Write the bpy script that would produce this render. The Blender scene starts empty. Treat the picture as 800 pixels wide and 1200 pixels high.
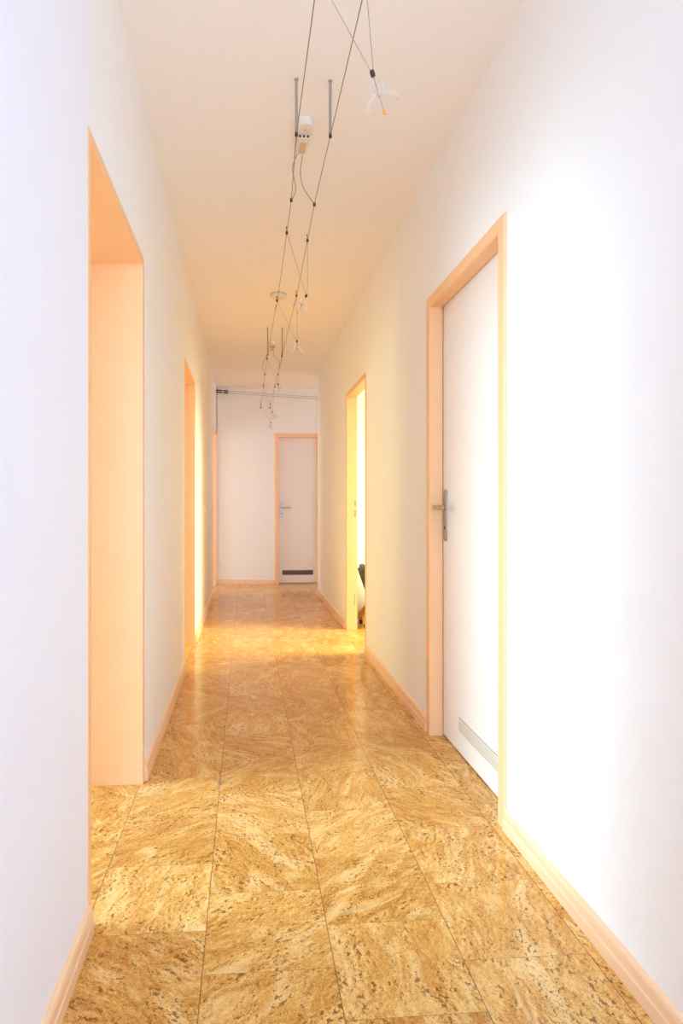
import bpy, bmesh, math, random
from math import radians, sin, cos, pi, atan
from mathutils import Vector, Matrix
random.seed(7)
S = bpy.context.scene
COL = S.collection

# ------------------------------------------------------------------ helpers
def s2l(r, g, b):
    f = lambda c: (c/255/12.92) if c/255 <= .04045 else ((c/255+.055)/1.055)**2.4
    return (f(r), f(g), f(b), 1)

class MB:
    """collects shapes into one bmesh, linked as ONE mesh object"""
    def __init__(s): s.bm = bmesh.new()
    def box(s, x0, x1, y0, y1, z0, z1, bev=0):
        v = [s.bm.verts.new(p) for p in ((x0,y0,z0),(x1,y0,z0),(x1,y1,z0),(x0,y1,z0),(x0,y0,z1),(x1,y0,z1),(x1,y1,z1),(x0,y1,z1))]
        fs = [s.bm.faces.new([v[i] for i in q]) for q in ((0,3,2,1),(4,5,6,7),(0,1,5,4),(1,2,6,5),(2,3,7,6),(3,0,4,7))]
        if bev:
            es = list({e for f in fs for e in f.edges})
            bmesh.ops.bevel(s.bm, geom=es, offset=bev, segments=2, affect='EDGES', profile=.5)
        return s
    def tube(s, pts, r, n=10, r2=None):
        pts = [Vector(p) for p in pts]; rings = []
        prev = None
        for i, p in enumerate(pts):
            d = (pts[min(i+1, len(pts)-1)] - pts[max(i-1, 0)]).normalized()
            if prev is None:
                a = d.orthogonal().normalized()
            else:
                a = (prev - d*prev.dot(d)).normalized()
            prev = a; b = d.cross(a)
            rr = r if r2 is None else r + (r2-r)*i/(len(pts)-1)
            rings.append([s.bm.verts.new(p + (a*cos(2*pi*k/n) + b*sin(2*pi*k/n))*rr) for k in range(n)])
        for q0, q1 in zip(rings, rings[1:]):
            for k in range(n):
                s.bm.faces.new((q0[k], q0[(k+1)%n], q1[(k+1)%n], q1[k]))
        s.bm.faces.new(rings[0][::-1]); s.bm.faces.new(rings[-1])
        return s
    def lathe(s, prof, c, axis=(0,0,1), n=32, closed=False):
        """prof: list of (radius, height along axis)"""
        c = Vector(c); ax = Vector(axis).normalized(); a = ax.orthogonal().normalized(); b = ax.cross(a)
        rings = []
        for r, h in prof:
            if r < 1e-6: rings.append([s.bm.verts.new(c + ax*h)])
            else: rings.append([s.bm.verts.new(c + ax*h + (a*cos(2*pi*k/n) + b*sin(2*pi*k/n))*r) for k in range(n)])
        pairs = list(zip(rings, rings[1:]))
        if closed: pairs.append((rings[-1], rings[0]))
        for q0, q1 in pairs:
            for k in range(n):
                k2 = (k+1) % n
                if len(q0) == 1 and len(q1) == 1: continue
                if len(q0) == 1: s.bm.faces.new((q0[0], q1[k2], q1[k]))
                elif len(q1) == 1: s.bm.faces.new((q0[k], q0[k2], q1[0]))
                else: s.bm.faces.new((q0[k], q0[k2], q1[k2], q1[k]))
        return s
    def prism(s, poly, fn, t0, t1):
        """extrude a 2-D polygon; fn(u, v, t) gives the point"""
        a = [s.bm.verts.new(fn(u, v, t0)) for u, v in poly]; b = [s.bm.verts.new(fn(u, v, t1)) for u, v in poly]
        n = len(poly)
        for i in range(n): s.bm.faces.new((a[i], a[(i+1)%n], b[(i+1)%n], b[i]))
        s.bm.faces.new(a[::-1]); s.bm.faces.new(b)
        return s
    def sweep_frame(s, poly, y0, y1, H, fn):
        """door-frame sweep: poly of (a outward, d depth) around opening y0..y1, height H, mitred corners"""
        rings = []
        for st in range(4):
            ring = []
            for a, d in poly:
                y, z = ((y0-a, 0), (y0-a, H+a), (y1+a, H+a), (y1+a, 0))[st]
                ring.append(s.bm.verts.new(fn(y, z, d)))
            rings.append(ring)
        n = len(poly)
        for q0, q1 in zip(rings, rings[1:]):
            for i in range(n): s.bm.faces.new((q0[i], q0[(i+1)%n], q1[(i+1)%n], q1[i]))
        s.bm.faces.new(rings[0][::-1]); s.bm.faces.new(rings[-1])
        return s
    def build(s, name, mat, parent=None, smooth=False):
        bmesh.ops.recalc_face_normals(s.bm, faces=s.bm.faces[:])
        me = bpy.data.meshes.new(name); s.bm.to_mesh(me); s.bm.free()
        me.materials.append(mat)
        if smooth:
            me.shade_smooth()
            me.set_sharp_from_angle(angle=radians(40))
        o = bpy.data.objects.new(name, me); COL.objects.link(o)
        if parent:
            o.parent = parent
            loc = Vector(); p = parent
            while p: loc += p.location; p = p.parent
            me.transform(Matrix.Translation(-loc))
        return o

def tag(o, label, cat, group=None, kind=None):
    o['label'] = label; o['category'] = cat
    if group: o['group'] = group
    if kind: o['kind'] = kind
    return o
def thing(name, loc, label, cat, group=None, kind=None):
    o = bpy.data.objects.new(name, None); COL.objects.link(o); o.location = loc; o.empty_display_size = .05
    return tag(o, label, cat, group, kind)
def struct(o, label, cat): return tag(o, label, cat, None, 'structure')

# ------------------------------------------------------------------ materials
class NT:
    def __init__(s, name):
        s.m = bpy.data.materials.new(name); s.m.use_nodes = True; s.t = s.m.node_tree
        s.b = s.t.nodes['Principled BSDF']; s.out = s.t.nodes['Material Output']
    def n(s, t, **kw):
        x = s.t.nodes.new(t)
        for k, v in kw.items(): setattr(x, k, v)
        return x
    def l(s, a, b): s.t.links.new(a, b)
    def math(s, op, a, b=None, c=None, clamp=False):
        x = s.n('ShaderNodeMath', operation=op, use_clamp=clamp)
        for i, v in enumerate((a, b, c)):
            if v is None: continue
            if isinstance(v, (int, float)): x.inputs[i].default_value = v
            else: s.l(v, x.inputs[i])
        return x.outputs[0]
    def ramp(s, fac, stops):
        x = s.n('ShaderNodeValToRGB'); e = x.color_ramp.elements
        while len(e) < len(stops): e.new(.5)
        for el, (p, c) in zip(e, stops): el.position = p; el.color = c
        s.l(fac, x.inputs[0]); return x.outputs[0]
    def mix(s, fac, a, b, mode='MIX'):
        x = s.n('ShaderNodeMix', data_type='RGBA', blend_type=mode)
        for i, v in ((0, fac), (6, a), (7, b)):
            if isinstance(v, (int, float, tuple)): x.inputs[i].default_value = v
            else: s.l(v, x.inputs[i])
        return x.outputs[2]
    def noise(s, vec, scale, detail=3, rough=.5, dist=0):
        x = s.n('ShaderNodeTexNoise'); x.inputs['Scale'].default_value = scale; x.inputs['Detail'].default_value = detail
        x.inputs['Roughness'].default_value = rough; x.inputs['Distortion'].default_value = dist
        if vec is not None: s.l(vec, x.inputs['Vector'])
        return x.outputs['Fac']
    def pos(s): return s.n('ShaderNodeNewGeometry').outputs['Position']

def simple(name, col, rough=.5, metal=0, bump=0, bscale=200, var=.04):
    t = NT(name); p = t.pos()
    f = t.noise(p, 9, 3)
    c2 = tuple(min(1, v*(1-var*2)) for v in col[:3]) + (1,)
    t.l(t.mix(f, col, c2), t.b.inputs['Base Color'])
    t.b.inputs['Roughness'].default_value = rough; t.b.inputs['Metallic'].default_value = metal
    if bump:
        b = t.n('ShaderNodeBump'); b.inputs['Strength'].default_value = bump; b.inputs['Distance'].default_value = .002
        t.l(t.noise(p, bscale, 4, .6), b.inputs['Height']); t.l(b.outputs[0], t.b.inputs['Normal'])
    return t.m

def wood(name, ca, cb, axis, rough=.38):
    t = NT(name); p = t.pos()
    mp = t.n('ShaderNodeMapping'); mp.inputs['Scale'].default_value = {'y': (90, 3, 90), 'z': (60, 60, 2)}[axis]
    t.l(p, mp.inputs['Vector'])
    f = t.noise(mp.outputs[0], 1, 4, .55)
    t.l(t.ramp(f, [(.3, ca), (.7, cb)]), t.b.inputs['Base Color'])
    t.b.inputs['Roughness'].default_value = rough
    return t.m

M = {}
M['wall'] = simple('wall_paint', s2l(244, 242, 239), .75, bump=.25, bscale=160, var=.012)
M['wall_near'] = simple('wall_paint_cool', s2l(241, 240, 246), .75, bump=.25, bscale=160, var=.012)
M['ceiling'] = simple('ceiling_paint', s2l(244, 239, 232), .85, bump=.15, bscale=120, var=.012)
M['frame'] = simple('frame_paint', s2l(249, 198, 146), .38, var=.02)
M['door'] = simple('door_paint', s2l(240, 234, 226), .35, var=.012)
M['skirt'] = wood('skirting_wood', s2l(248, 210, 172), s2l(240, 196, 152), 'y', .35)
M['steel'] = simple('brushed_steel', s2l(190, 180, 168), .42, 1, var=.05)
M['rod'] = simple('grey_rod', s2l(172, 158, 146), .4, .25, var=.05)
M['wire'] = simple('bronze_wire', s2l(150, 122, 92), .45, .3, var=.05)
M['dark'] = simple('dark_fitting', s2l(66, 52, 44), .5, var=.1)
M['white'] = simple('white_plastic', s2l(232, 222, 206), .4, var=.02)
M['beige'] = simple('beige_plastic', s2l(214, 188, 150), .45, var=.03)
M['amber'] = simple('amber_bead', s2l(236, 160, 60), .3, var=.05)
M['ventgrey'] = simple('vent_grey', s2l(176, 176, 178), .4, .3, var=.04)
M['ventbrown'] = simple('vent_taupe', s2l(122, 104, 92), .5, .2, var=.05)
M['ventshade_grey'] = simple('vent_slat_shade_grey', s2l(128, 128, 132), .7, var=.05)  # grey standing in for shade between the slats
M['ventshade'] = simple('vent_slat_shade', s2l(60, 56, 54), .8, var=.1)  # dark colour painting the shade between the slats
M['fabric'] = simple('dark_fabric', s2l(78, 76, 66), .9, bump=.5, bscale=700, var=.15)
M['chairwood'] = simple('honey_wood', s2l(196, 140, 60), .4, var=.15)
M['rubber'] = simple('black_rubber', s2l(40, 36, 30), .7, var=.1)

t = NT('clear_glass'); M['glass'] = t.m
tr = t.n('ShaderNodeBsdfTransparent'); tr.inputs[0].default_value = (.985, .99, 1, 1)
lw = t.n('ShaderNodeLayerWeight'); lw.inputs[0].default_value = .45
t.b.inputs['Base Color'].default_value = (.92, .94, .97, 1); t.b.inputs['Roughness'].default_value = .08
ns = t.noise(t.pos(), 90, 2); t.l(t.math('MULTIPLY_ADD', ns, .06, .03), t.b.inputs['Roughness'])
mx = t.n('ShaderNodeMixShader'); t.l(t.math('MULTIPLY_ADD', t.math('POWER', lw.outputs['Facing'], 2.4), .34, .015), mx.inputs[0])
t.l(tr.outputs[0], mx.inputs[1]); t.l(t.b.outputs[0], mx.inputs[2]); t.l(mx.outputs[0], t.out.inputs['Surface'])

t = NT('window_pane'); M['pane'] = t.m
tr = t.n('ShaderNodeBsdfTransparent'); gl = t.n('ShaderNodeBsdfGlossy'); gl.inputs['Roughness'].default_value = .05
mx = t.n('ShaderNodeMixShader'); mx.inputs[0].default_value = .06
t.l(tr.outputs[0], mx.inputs[1]); t.l(gl.outputs[0], mx.inputs[2]); t.l(mx.outputs[0], t.out.inputs['Surface'])

# cork tile floor: running-bond tiles, each with its own streak direction, tone and flecks
def cork():
    t = NT('cork_tiles')
    sep = t.n('ShaderNodeSeparateXYZ'); t.l(t.pos(), sep.inputs[0])
    u = t.math('DIVIDE', t.math('ADD', sep.outputs[0], .0985), .2987)
    i = t.math('FLOOR', u); fu = t.math('SUBTRACT', u, i)
    odd = t.math('MULTIPLY', t.math('FRACT', t.math('MULTIPLY', i, .5)), .29)      # half tile shift on odd columns
    v = t.math('DIVIDE', t.math('SUBTRACT', t.math('SUBTRACT', sep.outputs[1], 1.69 - .29*20), t.math('MULTIPLY', odd, 1.0)), .29)
    j = t.math('FLOOR', v); fv = t.math('SUBTRACT', v, j)
    cell = t.n('ShaderNodeCombineXYZ'); t.l(i, cell.inputs[0]); t.l(j, cell.inputs[1])
    wn = t.n('ShaderNodeTexWhiteNoise', noise_dimensions='2D'); t.l(cell.outputs[0], wn.inputs['Vector'])
    rs = t.n('ShaderNodeSeparateColor'); t.l(wn.outputs['Color'], rs.inputs[0])
    r1, r2, r3 = rs.outputs
    loc = t.n('ShaderNodeCombineXYZ')                                              # tile-local metres, shifted per tile
    t.l(t.math('MULTIPLY', t.math('SUBTRACT', fu, .5), .2987), loc.inputs[0]); t.l(t.math('MULTIPLY', t.math('SUBTRACT', fv, .5), .29), loc.inputs[1])
    t.l(t.math('MULTIPLY', r3, 40), loc.inputs[2])
    rot = t.n('ShaderNodeVectorRotate', rotation_type='Z_AXIS'); t.l(loc.outputs[0], rot.inputs['Vector'])
    t.l(t.math('MULTIPLY_ADD', r1, 2.4, .35), rot.inputs['Angle'])
    def mapped(sx, sy):
        mp = t.n('ShaderNodeMapping'); mp.inputs['Scale'].default_value = (sx, sy, 1); t.l(rot.outputs[0], mp.inputs['Vector']); return mp.outputs[0]
    streak = t.noise(mapped(6, 17), 1, 3.2, .55, 1.8)
    fine = t.noise(mapped(70, 115), 1, 4, .7, .5)
    grain = t.noise(mapped(240, 300), 1, 3, .75)
    clump = t.noise(mapped(9, 22), 1, 3, .6, 1.0)
    fleck = t.noise(mapped(72, 105), 1, 2, .55, .3)
    fleck2 = t.noise(mapped(170, 230), 1, 2, .6, .2)
    tone = t.math('MULTIPLY_ADD', fine, .42, t.math('MULTIPLY', streak, .40))
    tone = t.math('ADD', tone, t.math('MULTIPLY_ADD', r2, .07, -.035))
    tone = t.math('ADD', tone, t.math('MULTIPLY_ADD', grain, .40, -.20))
    base = t.ramp(tone, [(.22, s2l(156, 96, 36)), (.345, s2l(202, 143, 67)), (.445, s2l(224, 171, 93)), (.56, s2l(240, 201, 130))])
    wisp = t.ramp(t.noise(mapped(4.5, 13), 1, 4, .55, 1.4), [(.52, (0,0,0,1)), (.64, (1,1,1,1))])
    base = t.mix(t.math('MULTIPLY', wisp, .45), base, s2l(246, 213, 150))
    dark = t.ramp(clump, [(.40, (0,0,0,1)), (.56, (1,1,1,1))])
    f1 = t.math('MULTIPLY', t.ramp(fleck, [(.56, (0,0,0,1)), (.625, (1,1,1,1))]), dark)
    f2 = t.math('MULTIPLY', t.ramp(fleck2, [(.56, (0,0,0,1)), (.64, (1,1,1,1))]), t.math('MULTIPLY_ADD', dark, .7, .25))
    fm = t.math('MAXIMUM', f1, t.math('MULTIPLY', f2, .75))
    col = t.mix(t.math('MULTIPLY', fm, .82), base, s2l(116, 64, 22))
    # joints
    du = t.math('MULTIPLY', t.math('MINIMUM', fu, t.math('SUBTRACT', 1, fu)), .2987)
    dv = t.math('MULTIPLY', t.math('MINIMUM', fv, t.math('SUBTRACT', 1, fv)), .29)
    ju = t.math('MULTIPLY', t.math('LESS_THAN', du, .0011), .75)
    jv = t.math('MULTIPLY', t.math('LESS_THAN', dv, .0008), .5)
    jm = t.math('MAXIMUM', ju, jv)
    col = t.mix(jm, col, s2l(84, 62, 42))
    t.l(col, t.b.inputs['Base Color'])
    t.l(t.math('MULTIPLY_ADD', fine, .12, .09), t.b.inputs['Roughness'])
    t.b.inputs['Specular IOR Level'].default_value = .22
    b = t.n('ShaderNodeBump'); b.inputs['Strength'].default_value = .12; b.inputs['Distance'].default_value = .0015
    t.l(t.math('SUBTRACT', t.math('MULTIPLY', fine, .4), jm), b.inputs['Height']); t.l(b.outputs[0], t.b.inputs['Normal'])
    return t.m
M['cork'] = cork()

# ------------------------------------------------------------------ dimensions (metres; camera at x=0,y=0)
L, R, H = -.388, .839, 2.57
TL, TR = .24, .085
YE = 8.18                       # end wall
YB = -2.6                       # wall behind the camera
YC = 7.27                       # right wall ends, side passage begins
CAS = .05
CL = .03                        # casing width of the open left doorways
O1, O2, O3 = (1.562, 2.402), (3.96, 4.775), (7.25, 8.15)
D1, D2 = (1.953, 2.822), (4.322, 5.205)
HO, HD = 1.982, 1.995           # outer casing heights

# ------------------------------------------------------------------ shell
struct(MB().box(-3.3, 2.8, -2.8, 9.5, -.12, 0).build('floor', M['cork']), 'honey brown cork tile floor running down the corridor', 'floor')
struct(MB().box(-3.3, 2.8, -2.8, 9.5, H, H+.12).build('ceiling', M['ceiling']), 'plain off-white ceiling carrying the cable lights', 'ceiling')

def wall_x(name, mat, x0, x1, y0, y1, holes, label, cat='wall'):
    m = MB(); y = y0
    for a, b, z0, z1 in sorted(holes):
        m.box(x0, x1, y, a, 0, H)
        if z1 < H: m.box(x0, x1, a, b, z1, H)
        if z0 > 0: m.box(x0, x1, a, b, 0, z0)
        y = b
    if y < y1: m.box(x0, x1, y, y1, 0, H)
    bmesh.ops.remove_doubles(m.bm, verts=m.bm.verts[:], dist=1e-5)
    return struct(m.build(name, mat), label, cat)
def hole(o, h, c=CAS): return (o[0]+c-.02, o[1]-c+.02, 0, h-c+.02)
XL = L - TL; XR = R + TR
wall_x('wall_left', M['wall_near'], XL, L, YB, O1[0]+CL-.02, [], 'cool white left wall before the first open doorway')
w = wall_x('wall_left', M['wall'], XL, L, O1[0]+CL-.02, YE, [hole(O1, HO, CL), hole(O2, HO, CL), hole(O3, HO, CL)], 'white left wall beyond, cut by the open doorways')
wall_x('wall_right', M['wall'], R, XR, YB, YC, [hole(D1, HD), hole(D2, HO, .038)], 'long white right wall with the closed door')
# end wall (faces the camera) with the far door's hole
DX = (.372, .985)
m = MB(); hx0, hx1, hz = DX[0]+CAS-.02, DX[1]-CAS+.02, HO-CAS+.02
m.box(-3.1, hx0, YE, YE+.12, 0, H); m.box(hx1, 2.6, YE, YE+.12, 0, H); m.box(hx0, hx1, YE, YE+.12, hz, H)
struct(m.build('wall_end', M['wall']), 'pinkish white end wall closing the corridor', 'wall')
struct(MB().box(.2, 1.2, YE+.4, YE+.5, 0, H).build('sky_block_slab', M['wall']), 'added slab behind the far door that keeps sky light out', 'wall')  # unseen slab, added to stop sky light leaking round the door
# wall behind the camera with a window
def wall_y(name, x0, x1, y0, y1, win, label):
    m = MB()
    if win:
        a, b, z0, z1 = win
        m.box(x0, a, y0, y1, 0, H); m.box(b, x1, y0, y1, 0, H); m.box(a, b, y0, y1, 0, z0); m.box(a, b, y0, y1, z1, H)
    else: m.box(x0, x1, y0, y1, 0, H)
    return struct(m.build(name, M['wall']), label, 'wall')
wall_y('wall_rear', XL, XR, YB-.15, YB, (-.25, .7, .3, 2.3), 'wall behind the viewer with a tall window')
# side rooms
wall_x('wall_outer_left', M['wall'], -3.15, -3.0, 0, 9.4, [(1.35, 2.75, .15, 2.3), (4.95, 5.85, .5, 2.25), (6.9, 8.0, .3, 2.2)], 'outer wall of the left hand rooms with windows')
wall_y('wall_partition', -3.0, XL, .1, .2, None, 'partition on the near side of the first left room')
wall_y('wall_partition', -3.0, XL, 3.2, 3.3, None, 'partition between the first and second left rooms')
wall_y('wall_partition', -3.0, XL, 6.0, 6.1, None, 'partition between the second and third left rooms')
wall_x('wall_outer_right', M['wall'], 2.5, 2.65, 1.2, YE, [(3.9, 5.2, .2, 2.3), (7.4, 8.05, .8, 2.2)], 'outer wall of the right hand rooms with windows')
wall_y('wall_partition', XR, 2.5, 5.5, 5.6, None, 'sunlit partition seen through the open right doorway')
wall_y('wall_partition', XR, 2.5, 3.1, 3.2, None, 'partition between the closed closet and the sunlit right room')
wall_y('wall_partition', XR, 2.5, 1.3, 1.4, None, 'partition on the near side of the closed right closet')
wall_y('wall_passage', XR, 2.5, YC-.1, YC, None, 'wall of the side passage turning right at the end')

# ------------------------------------------------------------------ windows (out of view, they let the daylight in)
def window_x(n, x, a, b, z0, z1, label):
    w = thing('window_%d' % n, (x, (a+b)/2, z0), label, 'window', None, 'structure')
    m = MB(); f = .06
    for q in ((a, a+f, z0, z1), (b-f, b, z0, z1), (a+f, b-f, z0, z0+f), (a+f, b-f, z1-f, z1)): m.box(x-.03, x+.03, *q)
    m.build('window_frame', M['white'], w); MB().box(x-.004, x+.004, a+f, b-f, z0+f, z1-f).build('window_pane', M['pane'], w)
window_x(1, -3.075, 1.35, 2.75, .15, 2.3, 'tall window of the first left room')
window_x(2, -3.075, 4.95, 5.85, .5, 2.25, 'small window of the second left room')
window_x(3, -3.075, 6.9, 8.0, .3, 2.2, 'window of the third left room')
window_x(4, 2.575, 3.9, 5.2, .2, 2.3, 'window of the sunlit right room')
window_x(5, 2.575, 7.4, 8.05, .8, 2.2, 'window ending the side passage')
w = thing('window_6', (.225, YB-.075, .3), 'tall window behind the viewer', 'window', None, 'structure')
m = MB(); y = YB-.075
for q in ((-.25, -.19, .3, 2.3), (.64, .7, .3, 2.3), (-.19, .64, .3, .36), (-.19, .64, 2.24, 2.3)): m.box(q[0], q[1], y-.03, y+.03, q[2], q[3])
m.build('window_frame', M['white'], w); MB().box(-.19, .64, y-.004, y+.004, .36, 2.24).build('window_pane', M['pane'], w)

# ------------------------------------------------------------------ door frames
def prof(T, rebate=None, c=CAS, pr=.011):
    p = [(0, -pr*.5), (.004, -pr), (c-.004, -pr), (c, -pr*.6), (c, 0), (.0195, 0), (.0195, T), (c, T), (c, T+.004), (0, T+.004)]
    if rebate: p = p[:-1] + [(.012, T+.004), (.012, rebate), (0, rebate)]
    return p
def frame_side(o, h, T, side, rebate=None, c=CAS, pr=.011):
    m = MB()
    if side == 'l': return m.sweep_frame(prof(T, rebate, CL, .002), o[0]+CL, o[1]-CL, h-CL, lambda y, z, d: (L-d, y, z))
    return m.sweep_frame(prof(T, rebate, c, pr), o[0]+c, o[1]-c, h-c, lambda y, z, d: (R+d, y, z))
for n, (o, lab) in enumerate(((O1, 'peach frame of the nearest open doorway on the left'), (O2, 'orange lit frame of the second open doorway on the left'),
                              (O3, 'narrow looking peach frame of the farthest left doorway by the end wall'))):
    struct(frame_side(o, HO, TL, 'l').build('trim_%d' % (n+1), M['frame']), lab, 'door frame')

def lever_set(parent, plate_c, face_n, along, zp, mat):
    """long plate, neck, lever, keyhole: face_n = outward normal, along = lever direction"""
    c = Vector(plate_c); N = Vector(face_n); A = Vector(along); U = Vector((0, 0, 1))
    P = lambda a, u, n: c + A*a + U*u + N*n
    m = MB(); w, hh = .017, .116
    pts = [(w*cos(k*pi/8), hh-w + w*sin(k*pi/8)) for k in range(9)] + [(w*cos(pi+k*pi/8), -hh+w + w*sin(pi+k*pi/8)) for k in range(9)]
    m.prism(pts, lambda u, v, q: P(u, v, q), 0, .007)
    pl = m.build('handle_plate', mat, parent, True)
    zl = zp - c.z
    MB().tube([P(0, zl, .004), P(0, zl, .05), P(.004, zl, .056), P(.012, zl, .058), P(.112, zl, .056), P(.117, zl, .053)], .0088, 14).build('lever', mat, pl, True)
    MB().lathe([(0, .0085), (.0075, .0085), (.0085, .006)], P(0, -.055, 0), N, 16).build('lock_cylinder', M['dark'], pl, True)
    for q in (.1, -.1): MB().lathe([(0, .0085), (.004, .008), (.0045, .0065)], P(0, q, 0), N, 12).build('screw', M['rod'], pl, True)
    return pl

# door 1: closed, right wall
d = thing('door_1', (R, sum(D1)/2, 0), 'closed white door in a peach frame on the right wall', 'door', None, 'structure')
frame_side(D1, HD, TR, 'r', .050).build('door_frame', M['frame'], d)
ya, yb, zt = D1[0]+CAS-.008, D1[1]-CAS+.007, HD-CAS+.007
xf = R+.0545
# uncut leaf; shade between the vent slats is a coloured sheet
VY, VZ = (2.06, 2.565), (.0925, .1535)
m = MB(); 
m.box(xf, xf+.036, ya, yb, .006, zt, .0015)
leaf = m.build('door_leaf', M['door'], d)
def vent(parent, P, w, h, nslat, mslat, mback):
    """P(a, z, n): a along, n outward"""
    m = MB(); m.prism([(0, 0), (w, 0), (w, h), (0, h)], lambda a, z, q: P(a, z, q), .0002, .0012)  # backing sheet, its colour carries the shade between slats
    v = m.build('vent_grille', mback, parent)
    for k in range(nslat):
        z = h*(k+.5)/nslat; t = h/nslat*.33
        MB().prism([(0.003, z-t), (w-.003, z-t), (w-.003, z+t), (.003, z+t)], lambda a, zz, q: P(a, zz, q + (zz-z)*-.02), .0014, .0036).build('slat', mslat, v)
    return v
lever_set(leaf, (xf, yb-.047, 1.0), (-1, 0, 0), (0, -1, 0), 1.037, M['steel'])
vent(leaf, lambda a, z, q: (xf-q, VY[0]+a, VZ[0]+z), VY[1]-VY[0], VZ[1]-VZ[0], 6, M['white'], M['ventshade_grey'])

# door 2: open doorway with strike plates, right wall
d = thing('door_2', (R, sum(D2)/2, 0), 'peach door frame around the open sunlit doorway on the right', 'door', None, 'structure')
frame_side(D2, HO, TR, 'r', .062, .038, .003).build('door_frame', M['frame'], d)
yj = D2[1]-.038
for z0, z1 in ((1.035, 1.085), (.945, 1.005)):
    MB().box(R+.064, R+.080, yj+.0095, yj+.0119, z0, z1, .0006).build('strike_plate', M['rod'], d)
MB().box(R+.064, R+.074, yj+.009, yj+.0119, .2, .3, .0006).build('strike_plate', M['rod'], d)

# door 3: end wall
d = thing('door_3', (sum(DX)/2, YE, 0), 'narrow cream door at the corridor end with a dark vent strip', 'door', None, 'structure')
m = MB(); m.sweep_frame(prof(.12, .05), DX[0]+CAS, DX[1]-CAS, HO-CAS, lambda x, z, dd: (x, YE+dd, z)); m.build('door_frame', M['frame'], d)
yf = YE+.0545
leaf = MB().box(DX[0]+CAS-.007, DX[1]-CAS+.007, yf, yf+.04, .012, HO-CAS+.007, .0015).build('door_leaf', M['door'], d)
lever_set(leaf, (DX[0]+CAS+.045, yf, .985), (0, -1, 0), (1, 0, 0), 1.008, M['steel'])
vent(leaf, lambda a, z, q: (.475+a, yf-q, .115+z), .41, .062, 5, M['ventbrown'], M['ventshade'])

# ------------------------------------------------------------------ skirting boards
SK = [(0, 0), (.016, 0), (.016, .030), (.0145, .033), (.0135, .036), (.0125, .055), (.010, .062), (.006, .0655), (0, .067)]
def skirt_x(side, y0, y1, label):
    fn = (lambda u, v, t: (L+u, t, v)) if side == 'left' else (lambda u, v, t: (R-u, t, v))
    struct(MB().prism(SK, fn, y0, y1).build('baseboard_'+side, M['skirt']), label, 'baseboard')
skirt_x('left', YB, O1[0], 'pale wood skirting on the left before the nearest doorway')
skirt_x('left', O1[1], O2[0], 'pale wood skirting between the two nearer left doorways')
skirt_x('left', O2[1], O3[0], 'pale wood skirting on the left beyond the orange doorway')
skirt_x('right', YB, D1[0], 'pale wood skirting in the right foreground')
skirt_x('right', D1[1], D2[0], 'pale wood skirting between the closed door and sunlit doorway')
skirt_x('right', D2[1], YC, 'pale wood skirting beyond the sunlit doorway on the right')
M['skirtx'] = M['skirt']
struct(MB().prism(SK, lambda u, v, t: (t, YE-u, v), L, DX[0]).build('baseboard_end', M['skirt']), 'short orange skirting along the end wall', 'baseboard')
struct(MB().prism(SK, lambda u, v, t: (t, YE-u, v), DX[1], 2.5).build('baseboard_end', M['skirt']), 'skirting of the end wall inside the side passage', 'baseboard')
struct(MB().prism(SK, lambda u, v, t: (t, YC+u, v), XR, 2.5).build('baseboard_passage', M['skirt']), 'skirting on the near wall of the side passage', 'baseboard')

# ------------------------------------------------------------------ light switches on the left wall
for y, lab in ((6.03, 'pale light switch on the left wall past the orange doorway'), (7.12, 'pale light switch beside the farthest left doorway')):
    s_ = thing('light_switch', (L, y, 1.01), lab, 'switch', 'light switches on the left wall')
    MB().box(L-.0005, L+.009, y-.041, y+.041, .969, 1.051, .002).build('switch_plate', M['white'], s_)
    MB().box(L+.009, L+.0125, y-.028, y+.028, .982, 1.038, .0012).build('rocker', M['white'], s_)

# ------------------------------------------------------------------ cable lighting under the ceiling
h0 = 1.05
def wireA(y):
    P = [(-1.5, .178, 2.38), (1.55, .178, 2.372), (2.22, .1785, 2.372), (2.7, .195, 2.372), (3.8, .199, 2.362), (5.36, .183, 2.338), (6.75, .183, 2.33), (8.18, .187, 2.318)]
    return interp(P, y)
def wireB(y):
    P = [(-1.5, .302, 2.38), (1.55, .303, 2.372), (2.22, .3005, 2.372), (2.7, .299, 2.374), (3.8, .315, 2.362), (5.36, .309, 2.338), (6.75, .310, 2.33), (8.18, .308, 2.318)]
    return interp(P, y)
def interp(P, y):
    for a, b in zip(P, P[1:]):
        if a[0] <= y <= b[0]:
            k = (y-a[0])/(b[0]-a[0]); return Vector((a[1]+(b[1]-a[1])*k, y, a[2]+(b[2]-a[2])*k))
ys = [YB, -1.5, 1.55, 2.22, 2.7, 3.8, 5.36, 6.75, YE]
for fn, lab, yt in ((wireA, 'left one of the two long thin cables under the ceiling', 4.13), (wireB, 'right one of the two long thin cables under the ceiling', 4.05)):
    base = fn(-1.5)
    o = thing('lighting_cable', (base.x, YB, base.z), lab, 'cable', 'long lighting cables')
    pts = [Vector((base.x, YB, base.z))] + [fn(y) for y in ys[1:]]
    MB().tube(pts, .0016, 8).build('wire', M['wire'], o, True)
    a, b = fn(yt-.05), fn(yt+.05)
    MB().tube([a, a+(b-a)*.15, a+(b-a)*.2, a+(b-a)*.8, a+(b-a)*.85, b], .0035, 10).build('turnbuckle', M['wire'], o, True)
    e = fn(YE)
    MB().lathe([(.012, 0), (.012, .006), (.005, .008), (.005, .05), (0, .05)], e, (0, -1, 0), 14).build('wall_anchor', M['rod'], o, True)

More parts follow.
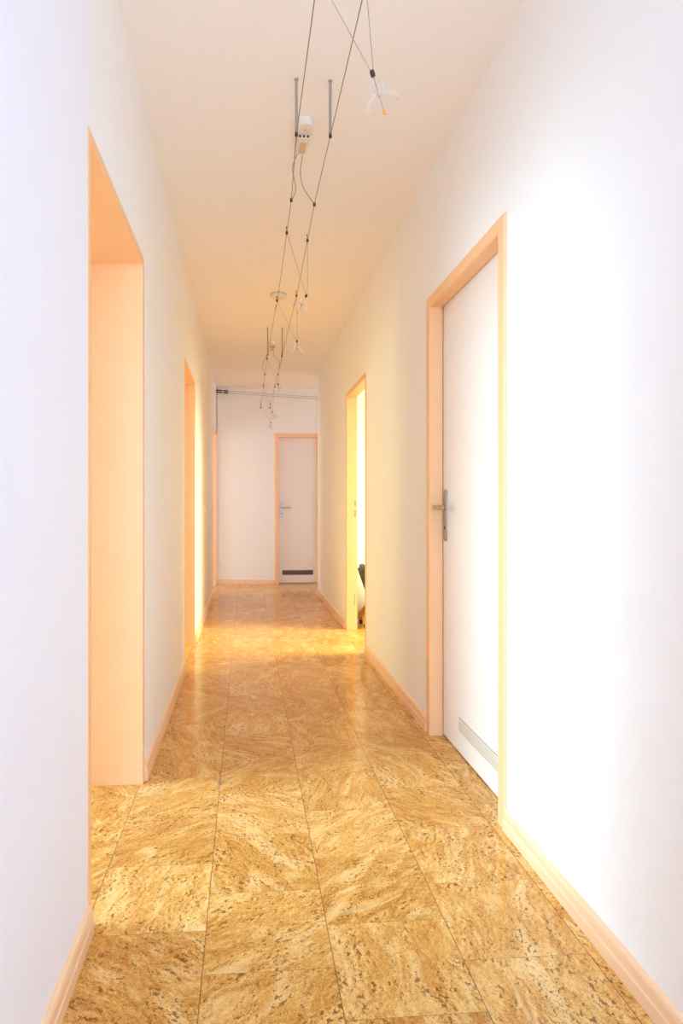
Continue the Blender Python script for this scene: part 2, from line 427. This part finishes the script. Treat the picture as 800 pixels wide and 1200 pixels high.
for (fn, y, lab) in ((wireA, 2.22, 'left of the two nearest grey ceiling standoff rods'), (wireB, 2.22, 'right of the two nearest grey ceiling standoff rods'),
                     (wireA, 5.36, 'left of the two distant ceiling standoff rods'), (wireB, 5.36, 'right of the two distant ceiling standoff rods')):
    p = fn(y)
    o = thing('standoff_rod', (p.x, y, H), lab, 'rod', 'ceiling standoff rods')
    MB().tube([(p.x, y, H), (p.x, y, p.z+.01)], .0052, 12).build('rod', M['rod'], o, True)
    MB().lathe([(0, 0), (.0075, 0), (.0075, -.003), (.0055, -.004)], (p.x, y, H), (0, 0, 1), 16).build('ceiling_plate', M['rod'], o, True)
    MB().lathe([(0, .008), (.0058, .006), (.0058, -.005), (.004, -.007), (0, -.007)], (p.x, y, p.z), (0, 0, 1), 12).build('cable_clip', M['dark'], o, True)

def terminal(parent, p, pin=True):
    m = MB(); m.lathe([(0, .008), (.006, .007), (.0065, 0), (.006, -.007), (0, -.008)], p, (0, 0, 1), 12)
    if pin: m.tube([p, p+Vector((-.002, 0, .026))], .0014, 6); m.lathe([(0, .004), (.003, .003), (.003, -.003), (0, -.004)], p+Vector((-.002, 0, .026)), (0, 0, 1), 8)
    return m.build('terminal', M['dark'], parent, True)

def curve_pts(ps, n=10):
    ps = [Vector(p) for p in ps]; out = []
    q = [ps[0]] + ps + [ps[-1]]
    for a, b, c, d in zip(q, q[1:], q[2:], q[3:]):
        for k in range(n):
            s = k/n; out.append(.5*((2*b) + (c-a)*s + (2*a-5*b+4*c-d)*s*s + (3*b-a-3*c+d)*s**3))
    return out + [ps[-1]]

def transformer(x, y, ya, yb, lab, sagA, sagB):
    o = thing('transformer', (x, y, H), lab, 'transformer', 'ceiling transformers')
    # rounded canopy towards the viewer, slim housing behind
    r = .031
    pts = [(-r*cos(k*pi/12), -r*sin(k*pi/12)) for k in range(13)] + [(r, .05), (-r, .05)]
    MB().prism(pts, lambda u, v, q: (x+u, y+.031+v, q), H, H-.032).build('canopy', M['white'], o)
    MB().lathe([(0, -.0345), (.004, -.034), (.0045, -.031)], (x, y+.04, H), (0, 0, 1), 10).build('screw', M['rod'], o, True)
    m = MB(); m.prism([(-.024, .075), (.024, .075), (.021, .2), (-.021, .2)], lambda u, v, q: (x+u, y+v, q), H-.004, H-.044)
    bmesh.ops.bevel(m.bm, geom=m.bm.edges[:], offset=.004, segments=2, affect='EDGES')
    hs = m.build('housing', M['white'], o)
    for k in (-1, 0, 1): MB().box(x+k*.016-.0045, x+k*.016+.0045, y+.0725, y+.0755, H-.042, H-.033, .001).build('terminal_slot', M['dark'], hs)
    MB().box(x-.013, x+.013, y+.105, y+.185, H-.0455, H-.0435, .0008).build('rating_plate', M['beige'], hs)
    for fn, yy, mids, sx in ((wireA, ya, sagA, -.01), (wireB, yb, sagB, .01)):
        e = fn(yy); st = Vector((x+sx, y+.199, H-.024))
        MB().tube(curve_pts([st] + list(mids) + [e]), .0016, 8).build('lead', M['wire'], o, True)
        terminal(o, e, False)
transformer(.2315, 2.425, 2.70, 2.735, 'white ceiling transformer between the two nearest standoff rods', ((.197, 2.65, 2.486), (.212, 2.672, 2.405)), ((.231, 2.66, 2.475), (.248, 2.69, 2.422)))
transformer(.247, 5.80, 6.16, 6.16, 'small distant ceiling transformer behind the far standoff rods', ((.19, 6.03, 2.47), (.155, 6.07, 2.40)), ((.275, 6.03, 2.48), (.322, 6.07, 2.43)))

o = thing('ceiling_rose', (.231, 4.5, H), 'round white ceiling rose above the cables midway', 'ceiling rose')
MB().lathe([(0, -.030), (.046, -.030), (.052, -.026), (.053, -.004), (.053, 0), (0, 0)], (.231, 4.5, H), (0, 0, 1), 40).build('cover', M['white'], o, True)
MB().lathe([(.0535, -.002), (.058, -.002), (.058, -.008), (.0535, -.008)], (.231, 4.5, H), (0, 0, 1), 40, True).build('rim', M['beige'], o, True)
MB().lathe([(0, -.034), (.006, -.033), (.007, -.030)], (.231, 4.5, H), (0, 0, 1), 12).build('screw', M['rod'], o, True)

def lamp(ya, yb, clip, axis, lab, R0=.043, beads=True):
    c = Vector(clip); ax = Vector(axis).normalized()
    o = thing('cable_lamp', clip, lab, 'lamp', 'glass lamps hung from the cables')
    a, b = wireA(ya), wireB(yb)
    terminal(o, a); terminal(o, b)
    top = c - ax*.006
    MB().tube([a, top+Vector((-.004, 0, .002))], .0011, 6).build('arm', M['rod'], o, True)
    MB().tube([b, top+Vector((.004, 0, .002))], .0011, 6).build('arm', M['rod'], o, True)
    MB().lathe([(0, -.008), (.0045, -.008), (.006, -.005), (.006, .006), (.004, .008), (0, .008)], c, ax, 12).build('lamp_holder', M['dark'], o, True)
    MB().tube([c+ax*.008, c+ax*.052], .0016, 8).build('stem', M['rod'], o, True)
    # halogen capsule
    bl = MB().lathe([(0, .050), (.0045, .050), (.005, .056), (.005, .070), (.003, .075), (0, .076)], c, ax, 14).build('bulb', M['glass'], o, True)
    MB().lathe([(0, .046), (.004, .047), (.0048, .052), (.004, .057), (0, .058)], c, ax, 10).build('bead', M['amber'], o, True)
    if beads:
      MB().tube([c+ax*.058, c+ax*.092], .0010, 6).build('lower_stem', M['rod'], o, True)
      MB().lathe([(0, .090), (.004, .091), (.0048, .096), (.004, .101), (0, .102)], c, ax, 10).build('bead', M['amber'], o, True)
    # glass shade: small dome opening into a wide dish
    outer = [(.008, .020), (.015, .022), (.020, .028), (.0215, .036), (.019, .044), (.017, .048), (.020, .053), (R0*.7, .060), (R0*.95, .069), (R0, .076)]
    inner = [(max(r-.0013, .004), h+.0012) for r, h in outer[::-1]]
    inner[0] = (R0-.0014, .0765)
    MB().lathe(outer + inner, c, ax, 40, True).build('glass_shade', M['glass'], o, True)
lamp(1.545, 1.565, (.317, 1.55, 2.135), (.36, .1, -1), 'nearest clear glass cable lamp at the top of the view', .046)
lamp(3.02, 3.10, (.296, 3.08, 2.085), (-.5, -.1, -1), 'second nearest glass cable lamp, tilted, with a black holder', .042)
lamp(4.0, 3.9, (.326, 4.02, 2.105), (.02, 0, -1), 'third glass cable lamp, hanging upright past the ceiling rose', .046, False)
lamp(5.5, 5.42, (.283, 5.58, 2.125), (.22, 0, -1), 'fourth glass cable lamp, just beyond the far standoff rods', .046, False)
lamp(6.74, 6.78, (.283, 6.80, 2.06), (.45, 0, -1), 'small fifth cable lamp, slanting right before the end wall', .043, False)
lamp(7.95, 7.95, (.308, 7.9, 2.087), (-.2, 0, -1), 'farthest tiny cable lamp, hanging lowest against the end wall', .036, False)

# double cable across the end wall
for dz, lab in ((0, 'upper of the two thin cables stretched across the end wall'), (-.026, 'lower of the two thin cables stretched across the end wall')):
    a = Vector((L, 8.10, 2.525+dz)); b = Vector((2.5, 8.10, 2.36+dz)); dr = (b-a).normalized()
    o = thing('crossing_cable', a, lab, 'cable', 'cables across the end wall')
    MB().tube([a, b], .002, 8).build('wire', M['wire'], o, True)
    MB().lathe([(.013, 0), (.013, .008), (.008, .010), (.008, .075), (.004, .080), (.004, .095), (.009, .098), (.009, .150), (.003, .155), (0, .155)], a, dr, 14).build('tensioner', M['dark'], o, True)
tag(MB().tube([(L+.0035, YE-.0035, H), (L+.0035, YE-.0035, HO-.02)], .0038, 8).build('corner_line', M['wire']), 'thin dark line running down the left corner of the end wall', 'cable')  # thin dark strip from ceiling to frame height in the corner

# ------------------------------------------------------------------ low lounge chair just inside the sunlit right room
def chair():
    # local axes: the chair faces +x; only the rear far corner shows through the doorway
    x0, y1 = .985, 5.44; y0 = y1-.27
    o = thing('lounge_chair', (x0+.3, (y0+y1)/2, 0), 'low dark lounge chair on wooden legs inside the sunlit right room', 'chair')
    # reclined backrest slab
    def slab(p0, p1, th, name, ya, yb):
        p0, p1 = Vector((p0[0], 0, p0[1])), Vector((p1[0], 0, p1[1])); d = (p1-p0).normalized(); n = Vector((d.z, 0, -d.x))
        m = MB(); q = [p0-n*th/2, p1-n*th/2, p1+n*th/2, p0+n*th/2]
        m.prism([(v.x, v.z) for v in q], lambda u, v, t: (u, t, v), ya, yb)
        bmesh.ops.bevel(m.bm, geom=m.bm.edges[:], offset=th*.3, segments=3, affect='EDGES')
        return m.build(name, M['fabric'], o, True)
    slab((x0+.016, .525), (x0+.135, .19), .08, 'backrest', y0, y1)
    slab((x0+.12, .22), (x0+.46, .27), .07, 'seat', y0, y1)
    for yy in (y0+.03, y1-.03):
        m = MB(); m.prism([(x0-.005, .04), (x0+.03, .04), (x0+.055, .095), (x0+.10, .13), (x0+.46, .18), (x0+.46, .22), (x0+.06, .165), (x0-.005, .10)], lambda u, v, t: (u, t, v), yy-.02, yy+.02)
        m.build('side_rail', M['chairwood'], o)
        MB().tube([(x0+.015, yy, .06), (x0+.02, yy, 0)], .022, 12, .011).build('leg', M['rubber'], o, True)
        MB().tube([(x0+.42, yy, .19), (x0+.44, yy, 0)], .018, 12, .013).build('leg', M['chairwood'], o, True)
chair()

# small bits lying on the floor
tag(MB().lathe([(0, 0), (.006, 0), (.006, .003), (.003, .005), (.003, .012), (0, .013)], (-.104, 2.365, 0), (0, 0, 1), 12).build('screw', M['rod'], None, True), 'tiny grey screw standing on the cork floor by the nearest doorway', 'screw')

# ------------------------------------------------------------------ light
W = bpy.data.worlds.new('world'); S.world = W; W.use_nodes = True
bg = W.node_tree.nodes['Background']; bg.inputs[0].default_value = (.78, .88, 1, 1); bg.inputs[1].default_value = 1.1
def area(name, loc, direction, sx, sy, power, col, spread=180):
    l = bpy.data.lights.new(name, 'AREA'); l.shape = 'RECTANGLE'; l.size = sx; l.size_y = sy; l.energy = power; l.color = col; l.spread = radians(spread)
    o = bpy.data.objects.new(name, l); COL.objects.link(o); o.location = loc
    o.rotation_euler = Vector(direction).to_track_quat('-Z', 'Y').to_euler()
    return o
area('daylight_left_room', (-3.25, 2.0, 1.4), (1, 0, -.36), 1.5, 2.1, 73, (0.58, 0.82, 1), 90)
area('daylight_second_room', (-3.25, 5.4, 1.4), (1, -.3, -.1), 1.0, 1.8, 62, (.90, .98, .45))
area('daylight_third_room', (-3.25, 7.5, 1.3), (1, .05, -.1), 1.1, 1.9, 88, (.64, .85, 1))
area('daylight_right_room', (2.8, 4.6, 1.5), (-1, 0, -.55), 1.3, 2.0, 74, (.90, .87, .48), 90)
area('daylight_passage', (2.8, 7.7, 1.5), (-1, 0, -.1), .65, 1.4, 10, (1, 0.81, 0.77))
area('daylight_rear', (.225, YB-.25, 1.3), (0, 1, -.05), .9, 1.9, 136, (.382, .64, 1))

# ------------------------------------------------------------------ camera
f, cx, vy = 730, 344, 591
cam = bpy.data.cameras.new('camera'); co = bpy.data.objects.new('camera', cam); COL.objects.link(co); S.camera = co
cam.sensor_fit = 'VERTICAL'; cam.sensor_height = 36; cam.lens = f*36/1200
cam.shift_x = (400-cx)/1200; cam.shift_y = (vy-600)/1200
cam.clip_start = .02
th = atan((cx-288.5)/f)
co.location = (0, 0, h0); co.rotation_euler = (pi/2, 0, -th)
S.cycles.max_bounces = 20; S.cycles.diffuse_bounces = 14; S.cycles.transparent_max_bounces = 12
vs = S.view_settings; vs.view_transform = 'Standard'; vs.look = 'None'; vs.gamma = 1; vs.use_curve_mapping = False; vs.exposure = 0.02
